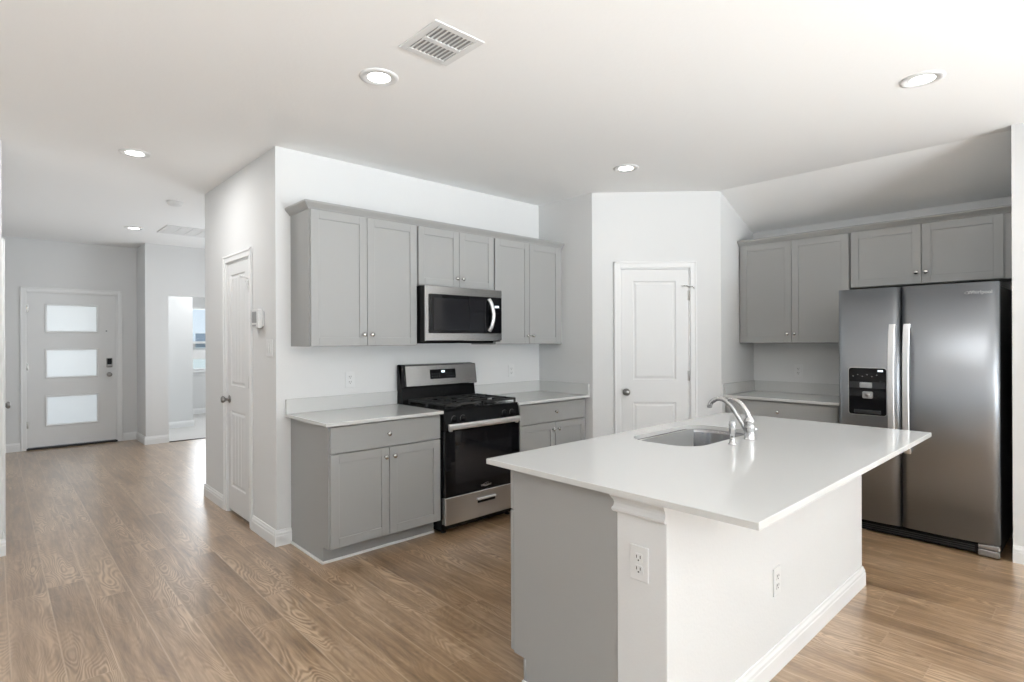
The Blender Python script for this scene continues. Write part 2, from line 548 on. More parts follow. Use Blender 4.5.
# ------------------------------------------------------------------ baseboards
BB = [(0, 0), (.015, 0), (.015, .068), (.0125, .073), (.0125, .086), (.007, .096), (.005, .106), (0, .109)]
def baseboard(name, *runs):
    mb = MB()
    for (x0, y0, x1, y1) in runs:          # wall on the left hand of the run, board sticks out to the right
        d = Vector((x1 - x0, y1 - y0)); L = d.length
        T = Matrix.Translation((x0, y0, 0)) @ Matrix.Rotation(math.atan2(d.y, d.x), 4, 'Z')
        b = MB(T)
        b.prism([(-p[0], p[1]) for p in BB], 0, L, axis='x')
        me = bpy.data.meshes.new('t'); b.bm.to_mesh(me); b.bm.free(); mb.bm.from_mesh(me); bpy.data.meshes.remove(me)
    return struct(name, mb, 'trim')
e = .015
baseboard('baseboard_hallway', (XS, YS2, XS, CD1 + .058), (XS, CD0 - .058, XS, YS), (XS - .015, YS, XS + .105, YS))
baseboard('baseboard_hallway_end', (3.4, YS2, XS - e, YS2))
baseboard('baseboard_return', (XR, YR + .03, XR, YR))
baseboard('baseboard_pantry', (XR, YR, XR + (DS0 - .058) * .7071, YR - (DS0 - .058) * .7071),
          (XR + (DS1 + .058) * .7071, YR - (DS1 + .058) * .7071, PX, PY))
baseboard('baseboard_beside_fridge', (XRT, YRT, XRT, REAR_Y))
baseboard('baseboard_front', (HL_X, YD, FD0 - .06, YD), (FD1 + .06, YD, XJ, YD))
baseboard('baseboard_bedroom', (XJ, YD, XJ, YB), (XJ - .015, YB, BO0, YB), (BO1, YB, 3.4, YB))
baseboard('baseboard_bedroom_closet', (XJ + WT, 10.3, 2.42 + e, 10.3))
baseboard('baseboard_outside', (2.42, 12, 4.6, 12))
baseboard('baseboard_hallway_opposite', (HL_X, HL_Y, HL_X, LD0 - .06), (HL_X, LD1 + .06, HL_X, YD))
baseboard('baseboard_living', (LEFT_X, HL_Y, HL_X + .015, HL_Y))
struct('trim_1', MB().box(BO0, BO1, YB - .012, YB + .02, 0, .009, bev=.002), 'strip')

# ------------------------------------------------------------------ doors of the house
def casing(mb, w0, w1, h, width=.057):
    """Moulded casing round an opening w0..w1 in the wall plane y = 0."""
    for (a, b) in ((w0 - width, w0), (w1, w1 + width)):
        mb.box(a, b, -.012, 0, 0, h + width, bev=.002)
        o = (a, a + .018) if a < w0 else (b - .018, b)
        mb.box(o[0], o[1], -.018, -.01, 0, h + width, bev=.003)
    mb.box(w0, w1, -.012, 0, h, h + width, bev=.002)
    mb.box(w0 - width, w1 + width, -.018, -.01, h + width - .018, h + width, bev=.003)
    # jambs
    mb.box(w0, w0 + .012, 0, WT, 0, h)
    mb.box(w1 - .012, w1, 0, WT, 0, h)
    mb.box(w0, w1, 0, WT, h - .012, h)
    return mb

def door_knob(parent, x, z, y=0.0, m='dark_nickel'):
    mb = MB()
    mb.lathe([(0, -.0), (.031, -.0), (.032, -.006), (.02, -.011), (.011, -.014), (.011, -.032), (.02, -.038), (.0285, -.048), (.029, -.056), (.022, -.066), (0, -.069)], (x, y, z), 'y', 28, m)
    return mb.build('door_knob', parent)

def hinge(parent, x, z, y=0.0):
    mb = MB()
    mb.lathe([(.006, -.045), (.006, .045)], (x, y - .006, z), 'z', 12, 'hinge')
    mb.box(x - .014, x + .014, y - .002, y + .002, z - .045, z + .045, 'hinge')
    return mb.build('hinge', parent)

def panel_recess(mb, x0, x1, z0, z1, yf, m, planks=0):
    """A moulded sunken panel drawn on a door face at y = yf."""
    b = bmesh.new()
    loops = []
    for ins, dep in ((0, 0), (.006, .007), (.016, .008), (.030, .0025), (.034, .002)):
        loops.append([b.verts.new((x, yf + dep, z)) for x, z in ((x0 + ins, z0 + ins), (x1 - ins, z0 + ins), (x1 - ins, z1 - ins), (x0 + ins, z1 - ins))])
    for i in range(len(loops) - 1):
        for k in range(4):
            b.faces.new((loops[i][k], loops[i][(k + 1) % 4], loops[i + 1][(k + 1) % 4], loops[i + 1][k]))
    b.faces.new(loops[-1])
    bmesh.ops.recalc_face_normals(b, faces=list(b.faces))
    if sum(f.normal.y * f.calc_area() for f in b.faces) > 0:
        bmesh.ops.reverse_faces(b, faces=list(b.faces))
    mb._merge(b, m)
    if planks:
        for k in range(1, planks):
            x = x0 + .034 + (x1 - x0 - .068) * k / planks
            mb.box(x - .003, x + .003, yf + .0005, yf + .003, z0 + .034, z1 - .034, m)

def panel_door(parent, x0, x1, z0, z1, panels, yf, thick=.035, planks=0):
    """Slab with sunken panels: face is built as stiles and rails round the openings."""
    mb = MB()
    m = 'door'
    px0, px1 = panels[0][0], panels[0][1]
    mb.box(x0, px0, yf, yf + thick, z0, z1, m)
    mb.box(px1, x1, yf, yf + thick, z0, z1, m)
    zs = z0
    for (a, b, c, d) in panels:
        mb.box(px0, px1, yf, yf + thick, zs, c, m)
        mb.box(px0, px1, yf + .01, yf + thick, c, d, m)
        panel_recess(mb, a, b, c, d, yf, m, planks)
        zs = d
    mb.box(px0, px1, yf, yf + thick, zs, z1, m)
    return mb.build('door_panel', parent)

# door_1: front door with three frosted lites (face -y)
d1 = thing('door_1', (0, YD, 0), FACE_S, 'white front door with three frosted glass lites and a keypad lock', None, None, 'structure')
casing(MB(), FD0, FD1, FDH).build('door_frame', d1, 'trim')
mb = MB()
x0, x1, z0, z1, yf = .338, 1.282, .032, 2.046, .012
lites = [(.30, .68), (.945, 1.30), (1.545, 1.89)]
lites = [(.30, .685), (.93, 1.30), (1.535, 1.895)]
lx0, lx1 = .523, 1.072
mb.box(x0, lx0, yf, yf + .044, z0, z1)
mb.box(lx1, x1, yf, yf + .044, z0, z1)
zs = z0
for a, b in lites:
    mb.box(lx0, lx1, yf, yf + .044, zs, a); zs = b
mb.box(lx0, lx1, yf, yf + .044, zs, z1)
slab = mb.build('door_panel', d1, 'door')
for a, b in lites:
    f = MB()
    w = .022
    for (p, q, r, s) in ((lx0 - w / 2, lx0 + w / 2, a - w / 2, b + w / 2), (lx1 - w / 2, lx1 + w / 2, a - w / 2, b + w / 2),
                         (lx0, lx1, a - w / 2, a + w / 2), (lx0, lx1, b - w / 2, b + w / 2)):
        f.box(p, q, yf - .013, yf + .01, r, s, bev=.004)
    fo = f.build('lite_frame', d1, 'trim')
    MB().box(lx0, lx1, yf + .016, yf + .022, a, b).build('glass_pane', fo, 'frosted')
MB().box(FD0, FD1, -.012, .11, 0, .024, bev=.004).build('threshold', d1, 'strip')
kp = MB().box(1.168, 1.238, yf - .022, yf, 1.045, 1.175, 'dark_nickel', .006, 2).box(1.176, 1.23, yf - .024, yf - .02, 1.085, 1.168, 'black', .003).build('keypad_lock', d1)
MB().lathe([(.013, 0), (.013, -.008), (0, -.009)], (1.203, yf - .022, 1.064), 'y', 16, 'dark_nickel').build('key_turn', kp)
door_knob(d1, 1.203, .945, yf)
MB().lathe([(.01, 0), (.01, -.005), (0, -.005)], (1.172, yf, 1.55), 'y', 16, 'plastic_grey').build('peephole', d1)
for z in (.33, 1.08, 1.83):
    hinge(d1, FD0 + .012, z, 0)

# door_2: narrow closet door in the hallway wall (face -x)
d2 = thing('door_2', (XS, 0, 0), FACE_W, 'narrow white two-panel closet door below thermostat height in the hallway wall', None, None, 'structure')
casing(MB(), -CD1, -CD0, CDH).build('door_frame', d2, 'trim')
panel_door(d2, -CD1 + .014, -CD0 - .014, .03, CDH - .014, [(-4.905, -4.555, .225, .84), (-4.905, -4.555, 1.045, 1.94)], .004, planks=4)
door_knob(d2, -4.935, .93, .004)
for z in (.345, 1.093, 1.82):
    hinge(d2, -CD0 - .012, z, .002)
hs = MB()
hs.tube([(-4.44, -.004, 1.872), (-4.44, -.03, 1.885), (-4.50, -.05, 1.905), (-4.555, -.03, 1.905)], .005, 'plastic')
hs.lathe([(.011, -.012), (.011, 0)], (-4.56, -.012, 1.905), 'y', 12, 'plastic')
hs.tube([(-4.44, -.006, 1.872), (-4.405, -.03, 1.84), (-4.40, -.02, 1.80)], .005, 'plastic')
hs.build('door_stop', d2)

# door_3: pantry door on the diagonal wall
d3 = thing('door_3', (XR, YR, 0), FACE_D, 'white two-panel pantry door in the diagonal wall', None, None, 'structure')
casing(MB(), DS0, DS1, DSH).build('door_frame', d3, 'trim')
panel_door(d3, DS0 + .014, DS1 - .014, .012, DSH - .014, [(.367, .753, .21, .832), (.367, .753, 1.04, 1.932)], .004)
door_knob(d3, .302, .928, .004)
for z in (.33, 1.075, 1.80):
    hinge(d3, DS1 - .012, z, .002)
hs = MB()
hs.tube([(.868, -.006, 1.875), (.84, -.03, 1.885), (.815, -.022, 1.885)], .005, 'nickel')
hs.lathe([(.01, -.012), (.01, 0)], (.812, -.01, 1.885), 'y', 12, 'plastic')
hs.tube([(.868, -.006, 1.875), (.895, -.03, 1.88), (.91, -.02, 1.86)], .004, 'nickel')
hs.build('door_stop', d3)

# door_4: door in the opposite hallway wall, seen edge-on (face +x)
d4 = thing('door_4', (HL_X, 0, 0), FACE_E, 'white door in the opposite hallway wall, seen edge-on with its knob', None, None, 'structure')
casing(MB(), LD0, LD1, LDH).build('door_frame', d4, 'trim')
panel_door(d4, LD0 + .014, LD1 - .014, .012, LDH - .014, [(LD0 + .13, LD1 - .13, .21, .83), (LD0 + .13, LD1 - .13, 1.04, 1.93)], .004)
door_knob(d4, 6.2, .885, .004)
for z in (.33, 1.075, 1.80):
    hinge(d4, LD0 + .012, z, .002)

# ------------------------------------------------------------------ bedroom window
w1 = thing('window_1', (0, 12, 0), FACE_S, 'bedroom window seen through the doorway beside the front door', None, None, 'structure')
mb = MB()
a, b, c, d = BW
for (p, q, r, s) in ((a, a + .04, c, d), (b - .04, b, c, d), (a, b, c, c + .045), (a, b, d - .04, d), (a, b, (c + d) / 2 - .09, (c + d) / 2 - .05)):
    mb.box(p, q, .05, .1, r, s)
mb.build('window_frame', w1, 'trim')
MB().box(a + .04, b - .04, .072, .078, c + .045, d - .04).build('glass_pane', w1, 'clear_glass')
MB().box(a - .04, b + .04, -.05, .05, c - .03, c, bev=.004).box(a - .02, b + .02, -.014, 0, c - .09, c - .03, bev=.003).build('window_sill', w1, 'trim')
for i, (wa, wb_) in enumerate(REAR_WIN + LEFT_WIN):
    rear = i < len(REAR_WIN)
    w = thing('window_%d' % (i + 2), (0, REAR_Y, 0) if rear else (LEFT_X, 0, 0), PI if rear else FACE_E, None, None, None, 'structure')
    p, q = (-wb_, -wa) if rear else (wa, wb_)
    mb = MB()
    for (g, h_, r, s) in ((p, p + .05, .4, 2.3), (q - .05, q, .4, 2.3), (p, q, .4, .45), (p, q, 2.25, 2.3), (p, q, 1.33, 1.37)):
        mb.box(g, h_, .03, .09, r, s)
    mb.build('window_frame', w, 'trim')

# ------------------------------------------------------------------ outside the bedroom window
struct('ground', MB().box(-40, 60, 12.3, 120, -0.35, -0.15), 'ground')
def house(x, y, w, dpt, hgt, roof, body, label):
    t = thing('house', (x, y, -.15), 0, label, 'house')
    mb = MB().box(-w / 2, w / 2, 0, dpt, 0, hgt, body)
    mb.build('house_wall', t)
    MB().prism([(-.5, hgt), (dpt + .5, hgt), (dpt / 2, hgt + roof)], -w / 2 - .4, w / 2 + .4, 'shingle', axis='x').build('roof', t)
    for k in range(3):
        xx = -w / 2 + w * (k + .5) / 3
        MB().box(xx - .6, xx + .6, -.06, .02, 1.0, 2.2, 'far_glass').box(xx - .68, xx + .68, -.03, .01, .92, 1.0, 'trim').box(xx - .68, xx + .68, -.03, .01, 2.2, 2.28, 'trim').build('window', t)
    return t
house(13.5, 54, 11, 9, 1.45, .75, 'brick_far', 'low brick house with a grey roof, seen through the bedroom window')
house(2, 62, 10, 9, 1.5, .8, 'stucco', 'pale stucco house with a grey roof beyond the bedroom window')

# ------------------------------------------------------------------ cabinets
def cab_knob(parent, x, y, z, m='nickel'):
    return MB().lathe([(.007, 0), (.006, -.012), (.0135, -.018), (.0155, -.023), (.012, -.028), (0, -.0295)], (x, y, z), 'y', 20, m).build('knob', parent)

def shaker(parent, x0, x1, z0, z1, yf, name='door', knob=None, rail=.057, th=.019, flat=False):
    mb = MB()
    if flat:
        mb.box(x0, x1, yf, yf + th, z0, z1, bev=.002)
    else:
        rail = min(rail, (x1 - x0) * .3)
        mb.box(x0, x0 + rail, yf, yf + th, z0, z1, bev=.0015)
        mb.box(x1 - rail, x1, yf, yf + th, z0, z1, bev=.0015)
        mb.box(x0 + rail, x1 - rail, yf + .0003, yf + th, z0, z0 + rail, bev=.0012)
        mb.box(x0 + rail, x1 - rail, yf + .0003, yf + th, z1 - rail, z1, bev=.0012)
        mb.box(x0 + rail - .002, x1 - rail + .002, yf + .008, yf + th - .002, z0 + rail - .002, z1 - rail + .002)
    o = mb.build(name, parent, 'cab')
    if knob:
        cab_knob(o, knob[0], yf, knob[1])
    return o

def carcass(parent, x0, x1, y0, y1, z0, z1, name='cabinet_body', toe=0.0, extra=None):
    mb = MB()
    if toe:
        mb.prism([(y0, z0 + toe), (y0 + .075, z0 + toe), (y0 + .075, z0), (y1, z0), (y1, z1), (y0, z1)], x0, x1, 'cab', axis='x')
    else:
        mb.box(x0, x1, y0, y1, z0, z1, 'cab', .001)
    if extra:
        extra(mb)
    return mb.build(name, parent, 'cab')

def shoe(parent, runs, m='trim'):
    mb = MB()
    for (x0, x1, y0, y1) in runs:
        mb.box(x0, x1, y0, y1, 0, .018, bev=.005, seg=2)
    return mb.build('shoe_molding', parent, m)

UZ0, UZ1, UY = 1.366, 2.287, .305       # upper cabinets: bottom, top, body depth
# things on the stove wall use a frame whose y = 0 is the wall plane, the front at negative y
def upper(name, wall, rot, x0, x1, z0, z1, splits, knob_z, depth, label, group=None):
    t = thing(name, wall, rot, label, 'cabinet', group)
    carcass(t, x0, x1, -depth, -.001, z0, z1)
    n = len(splits) - 1
    for k in range(n):
        a, b = splits[k] + .002, splits[k + 1] - .002
        kx = (b - .028) if k % 2 == 0 else (a + .028)
        shaker(t, a, b, z0 + .004, z1 - .016, -depth - .02, knob=(kx, knob_z))
    return t
WALLK = (0, YS, 0)
G = 'grey shaker wall cabinets'
upper('upper_cabinet', WALLK, FACE_S, 1.527, 2.355, UZ0, UZ1, (1.531, 1.940, 2.353), 1.447, UY,
      'tall grey two-door wall cabinet beside the microwave, at the hallway end of the row', G)
upper('upper_cabinet', WALLK, FACE_S, 2.363, 3.125, 1.822, UZ1, (2.366, 2.755, 3.122), 1.897, UY,
      'short grey two-door wall cabinet directly above the microwave', G)
t = upper('upper_cabinet', WALLK, FACE_S, 3.133, 3.958, UZ0, UZ1, (3.136, 3.548, 3.955), 1.441, UY,
      'tall grey two-door wall cabinet between the microwave and the pantry corner', G)
MB().box(3.958, XR - .001, -UY + .002, -.001, UZ0, UZ1, 'cab').build('filler_strip', t)
WALLF = (XF, 0, 0)
t = upper('upper_cabinet', WALLF, FACE_W, -2.392, -1.478, UZ0, UZ1, (-2.389, -1.932, -1.480), 1.447, UY,
      'tall grey two-door wall cabinet beside the refrigerator, above the short counter', G)
MB().box(-2.41, -2.392, -UY + .002, -.001, UZ0, UZ1, 'cab').build('filler_strip', t)
t = upper('upper_cabinet', WALLF, FACE_W, -1.472, -.513, 1.818, UZ1, (-1.469, -.991, -.517), 1.905, UY,
      'short wide grey two-door wall cabinet above the refrigerator', G)
MB().box(-.513, -YRT - .002, -UY + .002, -.001, 1.818, UZ1, 'cab').build('filler_strip', t)

CR = [(0, 0), (.006, 0), (.010, .004), (.014, .012), (.028, .026), (.036, .034), (.040, .040), (.040, .050), (0, .050)]
def crown(name, wall, rot, x0, x1, y, z, ret_l, ret_r, label):
    """Crown strip along the cabinet tops with optional mitred returns to the wall."""
    b = bmesh.new()
    path = []
    if ret_l: path.append(('l', x0))
    stations = []
    # each station: function mapping profile point (out, up) to position
    st = []
    if ret_l:
        st.append(lambda o, u: (x0 - o, -.001, z + u))
        st.append(lambda o, u: (x0 - o, y - o, z + u))
    else:
        st.append(lambda o, u: (x0, y - o, z + u))
    if ret_r:
        st.append(lambda o, u: (x1 + o, y - o, z + u))
        st.append(lambda o, u: (x1 + o, -.001, z + u))
    else:
        st.append(lambda o, u: (x1, y - o, z + u))
    prof = [(.0005, 0)] + CR[1:-1] + [(.0005, .050)]
    rings = [[b.verts.new(s(o, u)) for o, u in prof] for s in st]
    n = len(prof)
    for i in range(len(rings) - 1):
        for k in range(n):
            b.faces.new((rings[i][k], rings[i][(k + 1) % n], rings[i + 1][(k + 1) % n], rings[i + 1][k]))
    b.faces.new(rings[0]); b.faces.new(rings[-1])
    bmesh.ops.recalc_face_normals(b, faces=list(b.faces))
    mb = MB(); mb._merge(b, 'cab')
    o = mb.build(name)
    o.location = wall
    o.rotation_euler = (0, 0, rot)
    return tag(o, label, 'molding')
crown('crown_molding', WALLK, FACE_S, 1.527, XR - .002, -UY - .002, UZ1 - .014, True, False, 'grey crown molding running over the cabinets above the stove')
crown('crown_molding', WALLF, FACE_W, -2.409, -YRT - .002, -UY - .002, UZ1 - .014, False, False, 'grey crown molding running over the cabinets above the refrigerator')

CTZ, CTH = .900, .022                     # countertop top and thickness
BF, BD = -.59, -.61                       # base cabinet body front, door front relative to the wall
def base(name, wall, rot, x0, x1, splits, label, knobx, panel_l=False):
    t = thing(name, wall, rot, label, 'cabinet', 'grey shaker base cabinets')
    carcass(t, x0, x1, BF, -.001, 0, CTZ - CTH, toe=.105)
    a, b = splits[0] + .002, splits[-1] - .002
    shaker(t, a, b, .700, CTZ - CTH - .012, BD, 'drawer', (knobx, .785), flat=True)
    n = len(splits) - 1
    for k in range(n):
        p, q = splits[k] + .002, splits[k + 1] - .002
        kx = (q - .03) if k % 2 == 0 else (p + .03)
        shaker(t, p, q, .112, .694, BD, 'door', (kx, .633))
    return t
t = base('base_cabinet', WALLK, FACE_S, 1.524, 2.362, (1.528, 1.943, 2.359), 'grey base cabinet with one drawer and two doors, between the hallway wall and the stove', 1.935)
shoe(t, [(1.511, 1.524, BF + .062, -.02), (1.511, 2.362, BF + .062, BF + .075)])
t = base('base_cabinet', WALLK, FACE_S, 3.135, XR - .002, (3.148, 3.575, 3.978), 'grey base cabinet with one drawer and two doors, between the stove and the pantry', 3.575)
shoe(t, [(3.135, XR - .002, BF + .062, BF + .075)])
t = base('base_cabinet', WALLF, FACE_W, -2.409, -1.475, (-2.385, -1.935, -1.478), 'grey base cabinet with one wide drawer beside the refrigerator, mostly behind the island', -1.935)
shoe(t, [(-2.409, -1.475, BF + .062, BF + .075)])

def counter(name, wall, rot, x0, x1, front, bs_h, sides, label):
    t = thing(name, wall, rot, label, 'countertop')
    MB().box(x0, x1, front, -.001, CTZ - CTH, CTZ, bev=.002).build('slab', t, 'quartz')
    mb = MB().box(x0, x1, -.021, -.001, CTZ, CTZ + bs_h, bev=.0015)
    if 'r' in sides:
        mb.box(x1 - .02, x1, front + .002, -.021, CTZ, CTZ + bs_h, bev=.0015)
    if 'l' in sides:
        mb.box(x0, x0 + .02, front + .002, -.021, CTZ, CTZ + bs_h, bev=.0015)
    mb.build('backsplash', t, 'quartz')
    return t
counter('countertop', WALLK, FACE_S, 1.487, 2.364, -.645, .1, '', 'white quartz countertop between the hallway wall and the stove')
counter('countertop', WALLK, FACE_S, 3.108, XR - .001, -.645, .1, 'r', 'white quartz countertop between the stove and the pantry corner')
counter('countertop', WALLF, FACE_W, -PY + .001, -1.44, -.635, .1, 'l', 'short white quartz countertop beside the refrigerator')

# ------------------------------------------------------------------ microwave
RX0, RX1 = 2.367, 3.102
mw = thing('microwave', (2.361, YS, 1.392), FACE_S, 'stainless over-the-range microwave hanging above the stove', 'microwave')
w = .762
yb, yf = -.001, -.445                      # local: wall plane at 0
MB().box(.002, w - .002, -.405, -.001, 0, .425, 'black', .003).build('housing', mw)
mb = MB()
mb.box(0, w, -.425, -.405, .008, .425, 'steel', .004)
mb.build('front_frame', mw)
dr = MB().box(.032, w - .014, yf + .005, -.42, .066, .362, 'black_glass', .004).build('door', mw)
MB().box(.06, .55, yf + .0035, yf + .007, .09, .335, 'glass_win').build('window', dr)
hp = spline([(.60, -.45, .085), (.612, -.472, .13), (.62, -.484, .21), (.612, -.472, .295), (.598, -.45, .345)], 5)
MB().tube(hp, .011, 'steel_handle', 12, 1.5).build('handle', mw)
MB().box(.655, .735, yf + .0035, yf + .007, .1, .33, 'black_glass').box(.668, .712, yf + .003, yf + .006, .277, .292, 'display').build('control_panel', mw)
mb = MB().box(.03, .34, -.35, -.08, -.012, 0, 'black').box(.42, .73, -.35, -.08, -.012, 0, 'black')
mb.build('filter', mw)

# ------------------------------------------------------------------ range
rg = thing('gas_range', (RX0, YS, 0), FACE_S, 'stainless and black gas range with a digital clock backguard', 'stove')
w = .735
fr = -.655                                  # door front
MB().box(0, w, -.605, -.012, .03, .885, 'black', .003).box(.02, w - .02, -.56, -.05, .012, .03, 'black').build('range_body', rg)
for (x, y) in ((.05, -.56), (w - .05, -.56), (.05, -.08), (w - .05, -.08)):
    MB().lathe([(.02, 0), (.02, .006), (.01, .01), (.01, .032)], (x, y, 0), 'z', 14, 'black_matte').build('foot', rg)
ct = MB()
ct.box(-.001, w + .001, -.635, -.09, .882, .905, 'black', .005, 2)
ct.build('cooktop', rg)
# front edge panel with knobs
pn = MB()
pn.prism([(-.605, .755), (-.66, .755), (-.655, .80), (-.635, .888), (-.605, .888)], .001, w - .001, 'black', axis='x')
panel = pn.build('control_panel', rg)
for x in (.085, .165, .575, .655):
    k = MB()
    z = .832
    y = -.648
    k.lathe([(.024, 0), (.024, -.004), (.019, -.006), (.017, -.026), (.015, -.029), (0, -.03)], (x, y, z), 'y', 22, 'black')
    k.box(x - .0035, x + .0035, y - .036, y - .006, z - .018, z + .018, 'black', .0015)
    k.lathe([(.0255, -.001), (.0255, -.003), (.024, -.003)], (x, y, z), 'y', 22, 'dark_nickel')
    k.build('knob', panel)
dr = MB().box(.003, w - .003, fr, -.605, .278, .748, 'black_glass', .004).build('oven_door', rg)
MB().box(.09, w - .09, fr - .001, fr + .003, .36, .64, 'glass_win').build('oven_window', dr)
hb = MB()
n = 16
prof = []
b = bmesh.new()
rings = []
for i in range(n + 1):
    x = .018 + (w - .036) * i / n
    bow = -.012 * (1 - ((i / n) * 2 - 1) ** 2)
    yy = -.676 + bow
    rings.append([b.verts.new((x, yy + dy, .782 + dz)) for dy, dz in ((-.006, -.02), (.004, -.023), (.008, -.018), (.008, .016), (.002, .022), (-.006, .019), (-.009, .01), (-.009, -.01))])
for i in range(n):
    for k in range(8):
        b.faces.new((rings[i][k], rings[i][(k + 1) % 8], rings[i + 1][(k + 1) % 8], rings[i + 1][k]))
b.faces.new(rings[0]); b.faces.new(rings[-1])
bmesh.ops.recalc_face_normals(b, faces=list(b.faces))
hb._merge(b, 'steel_handle')
hb.box(.03, .055, -.676, -.655, .748, .79, 'steel_handle', .003).box(w - .055, w - .03, -.676, -.655, .748, .79, 'steel_handle', .003)
hb.build('handle', dr)
dw = MB().box(.003, w - .003, fr, -.605, .075, .272, 'steel', .004).build('drawer', rg)
MB().box(.30, .47, fr - .003, fr + .001, .183, .213, 'black', .001).box(.295, .475, fr - .012, fr, .205, .22, 'steel_handle', .003).build('drawer_pull', dw)
# grates and burners
for (gx0, gx1) in ((.03, .375), (.387, .732)):
    g = MB()
    t_ = .009
    z0, z1 = .925, .94
    y0, y1 = -.615, -.125
    g.box(gx0, gx0 + t_ * 1.5, y0, y1, z0, z1, 'black_matte', .002).box(gx1 - t_ * 1.5, gx1, y0, y1, z0, z1, 'black_matte', .002)
    g.box(gx0, gx1, y0, y0 + t_ * 1.5, z0, z1, 'black_matte', .002).box(gx0, gx1, y1 - t_ * 1.5, y1, z0, z1, 'black_matte', .002)
    ym = (y0 + y1) / 2
    g.box(gx0, gx1, ym - t_ / 2, ym + t_ / 2, z0, z1, 'black_matte', .002)
    xm = (gx0 + gx1) / 2
    for yc in ((y0 + ym) / 2, (ym + y1) / 2):
        g.box(gx0, xm - .03, yc - t_ / 2, yc + t_ / 2, z0, z1 + .003, 'black_matte', .002)
        g.box(xm + .03, gx1, yc - t_ / 2, yc + t_ / 2, z0, z1 + .003, 'black_matte', .002)
        g.box(xm - t_ / 2, xm + t_ / 2, yc + .03, yc + .12, z0, z1 + .003, 'black_matte', .002)
        g.box(xm - t_ / 2, xm + t_ / 2, yc - .12, yc - .03, z0, z1 + .003, 'black_matte', .002)
    for x in (gx0 + .007, gx1 - .007):
        for y in (y0 + .007, ym, y1 - .007):
            g.box(x - .006, x + .006, y - .006, y + .006, .904, z0 + .002, 'black_matte')
    g.build('grate', rg)
for (x, y, r) in ((.20, -.49, .045), (.20, -.25, .036), (.56, -.49, .04), (.56, -.25, .045)):
    MB().lathe([(r + .012, .904), (r + .01, .91), (r - .005, .912), (r - .005, .918), (r, .92), (r - .002, .926), (0, .928)], (x, y, 0), 'z', 26, 'black_matte').build('burner', rg)
# backguard: black lower part, stainless sloped face, display
bg = MB().prism([(-.012, .885), (-.105, .885), (-.098, .91), (-.075, 1.04), (-.075, 1.2), (-.03, 1.21), (-.012, 1.205)], 0, w, 'black', axis='x')
bgo = bg.build('backguard', rg)
MB().prism([(-.075, 1.034), (-.112, 1.034), (-.116, 1.04), (-.094, 1.198), (-.088, 1.204), (-.07, 1.204)], .022, w, 'steel', axis='x').build('backguard_face', bgo)
MB().prism([(-.075, 1.03), (-.117, 1.03), (-.119, 1.04), (-.096, 1.204), (-.088, 1.21), (-.03, 1.212)], 0, .022, 'black', axis='x').build('end_cap', bgo)
dp = MB()
def slope_y(z):
    return -.116 + (z - 1.04) * (.022 / .158)
dp.prism([(slope_y(1.088) + .004, 1.088), (slope_y(1.088) - .004, 1.088), (slope_y(1.165) - .004, 1.165), (slope_y(1.165) + .004, 1.165)], .255, .51, 'black_glass', axis='x')
dp.prism([(slope_y(1.138) , 1.138), (slope_y(1.138) - .0055, 1.138), (slope_y(1.155) - .0055, 1.155), (slope_y(1.155), 1.155)], .365, .398, 'display', axis='x')
for i, x in enumerate((.272, .296, .320, .344, .42, .444, .468, .49)):
    for z in (1.103, 1.125):
        dp.prism([(slope_y(z), z), (slope_y(z) - .005, z), (slope_y(z + .008) - .005, z + .008), (slope_y(z + .008), z + .008)], x - .005, x + .005, 'fridge_side', axis='x')
dp.build('clock_display', bgo)

def text_part(name, body, size, loc, rot, parent, m, ext=.0004):
    c = bpy.data.curves.new(name, 'FONT')
    c.body = body
    c.size = size
    c.extrude = ext
    c.align_x = 'CENTER'
    c.align_y = 'CENTER'
    c.materials.append(M[m])
    tmp = bpy.data.objects.new(name, c)
    COL.objects.link(tmp)
    me = bpy.data.meshes.new_from_object(tmp.evaluated_get(bpy.context.evaluated_depsgraph_get()))
    bpy.data.objects.remove(tmp, do_unlink=True)
    o = bpy.data.objects.new(name, me)
    COL.objects.link(o)
    o.location = loc
    o.rotation_euler = rot
    o.parent = parent
    return o
def swoosh(parent, cx, y, cz, s, m):
    pts = []
    for i in range(30):
        a = 2 * PI * i / 29 + .4
        pts.append((cx + 1.7 * s * math.cos(a) , y, cz + .75 * s * math.sin(a) + .25 * s * math.cos(a)))
    return MB().tube(pts[:-3], .0011, m, 6).build('logo', parent)
lo = swoosh(dr, .381, fr - .0012, .312, .016, 'badge')
text_part('logo', 'Whirlpool', .024, (.381, fr - .0008, .308), (PI / 2, 0, 0), dr, 'badge')

# ------------------------------------------------------------------ refrigerator (face -x)
FX = 4.645
fg = thing('refrigerator', (FX, 0, 0), FACE_W, 'stainless side-by-side refrigerator with a black ice and water dispenser', 'refrigerator')
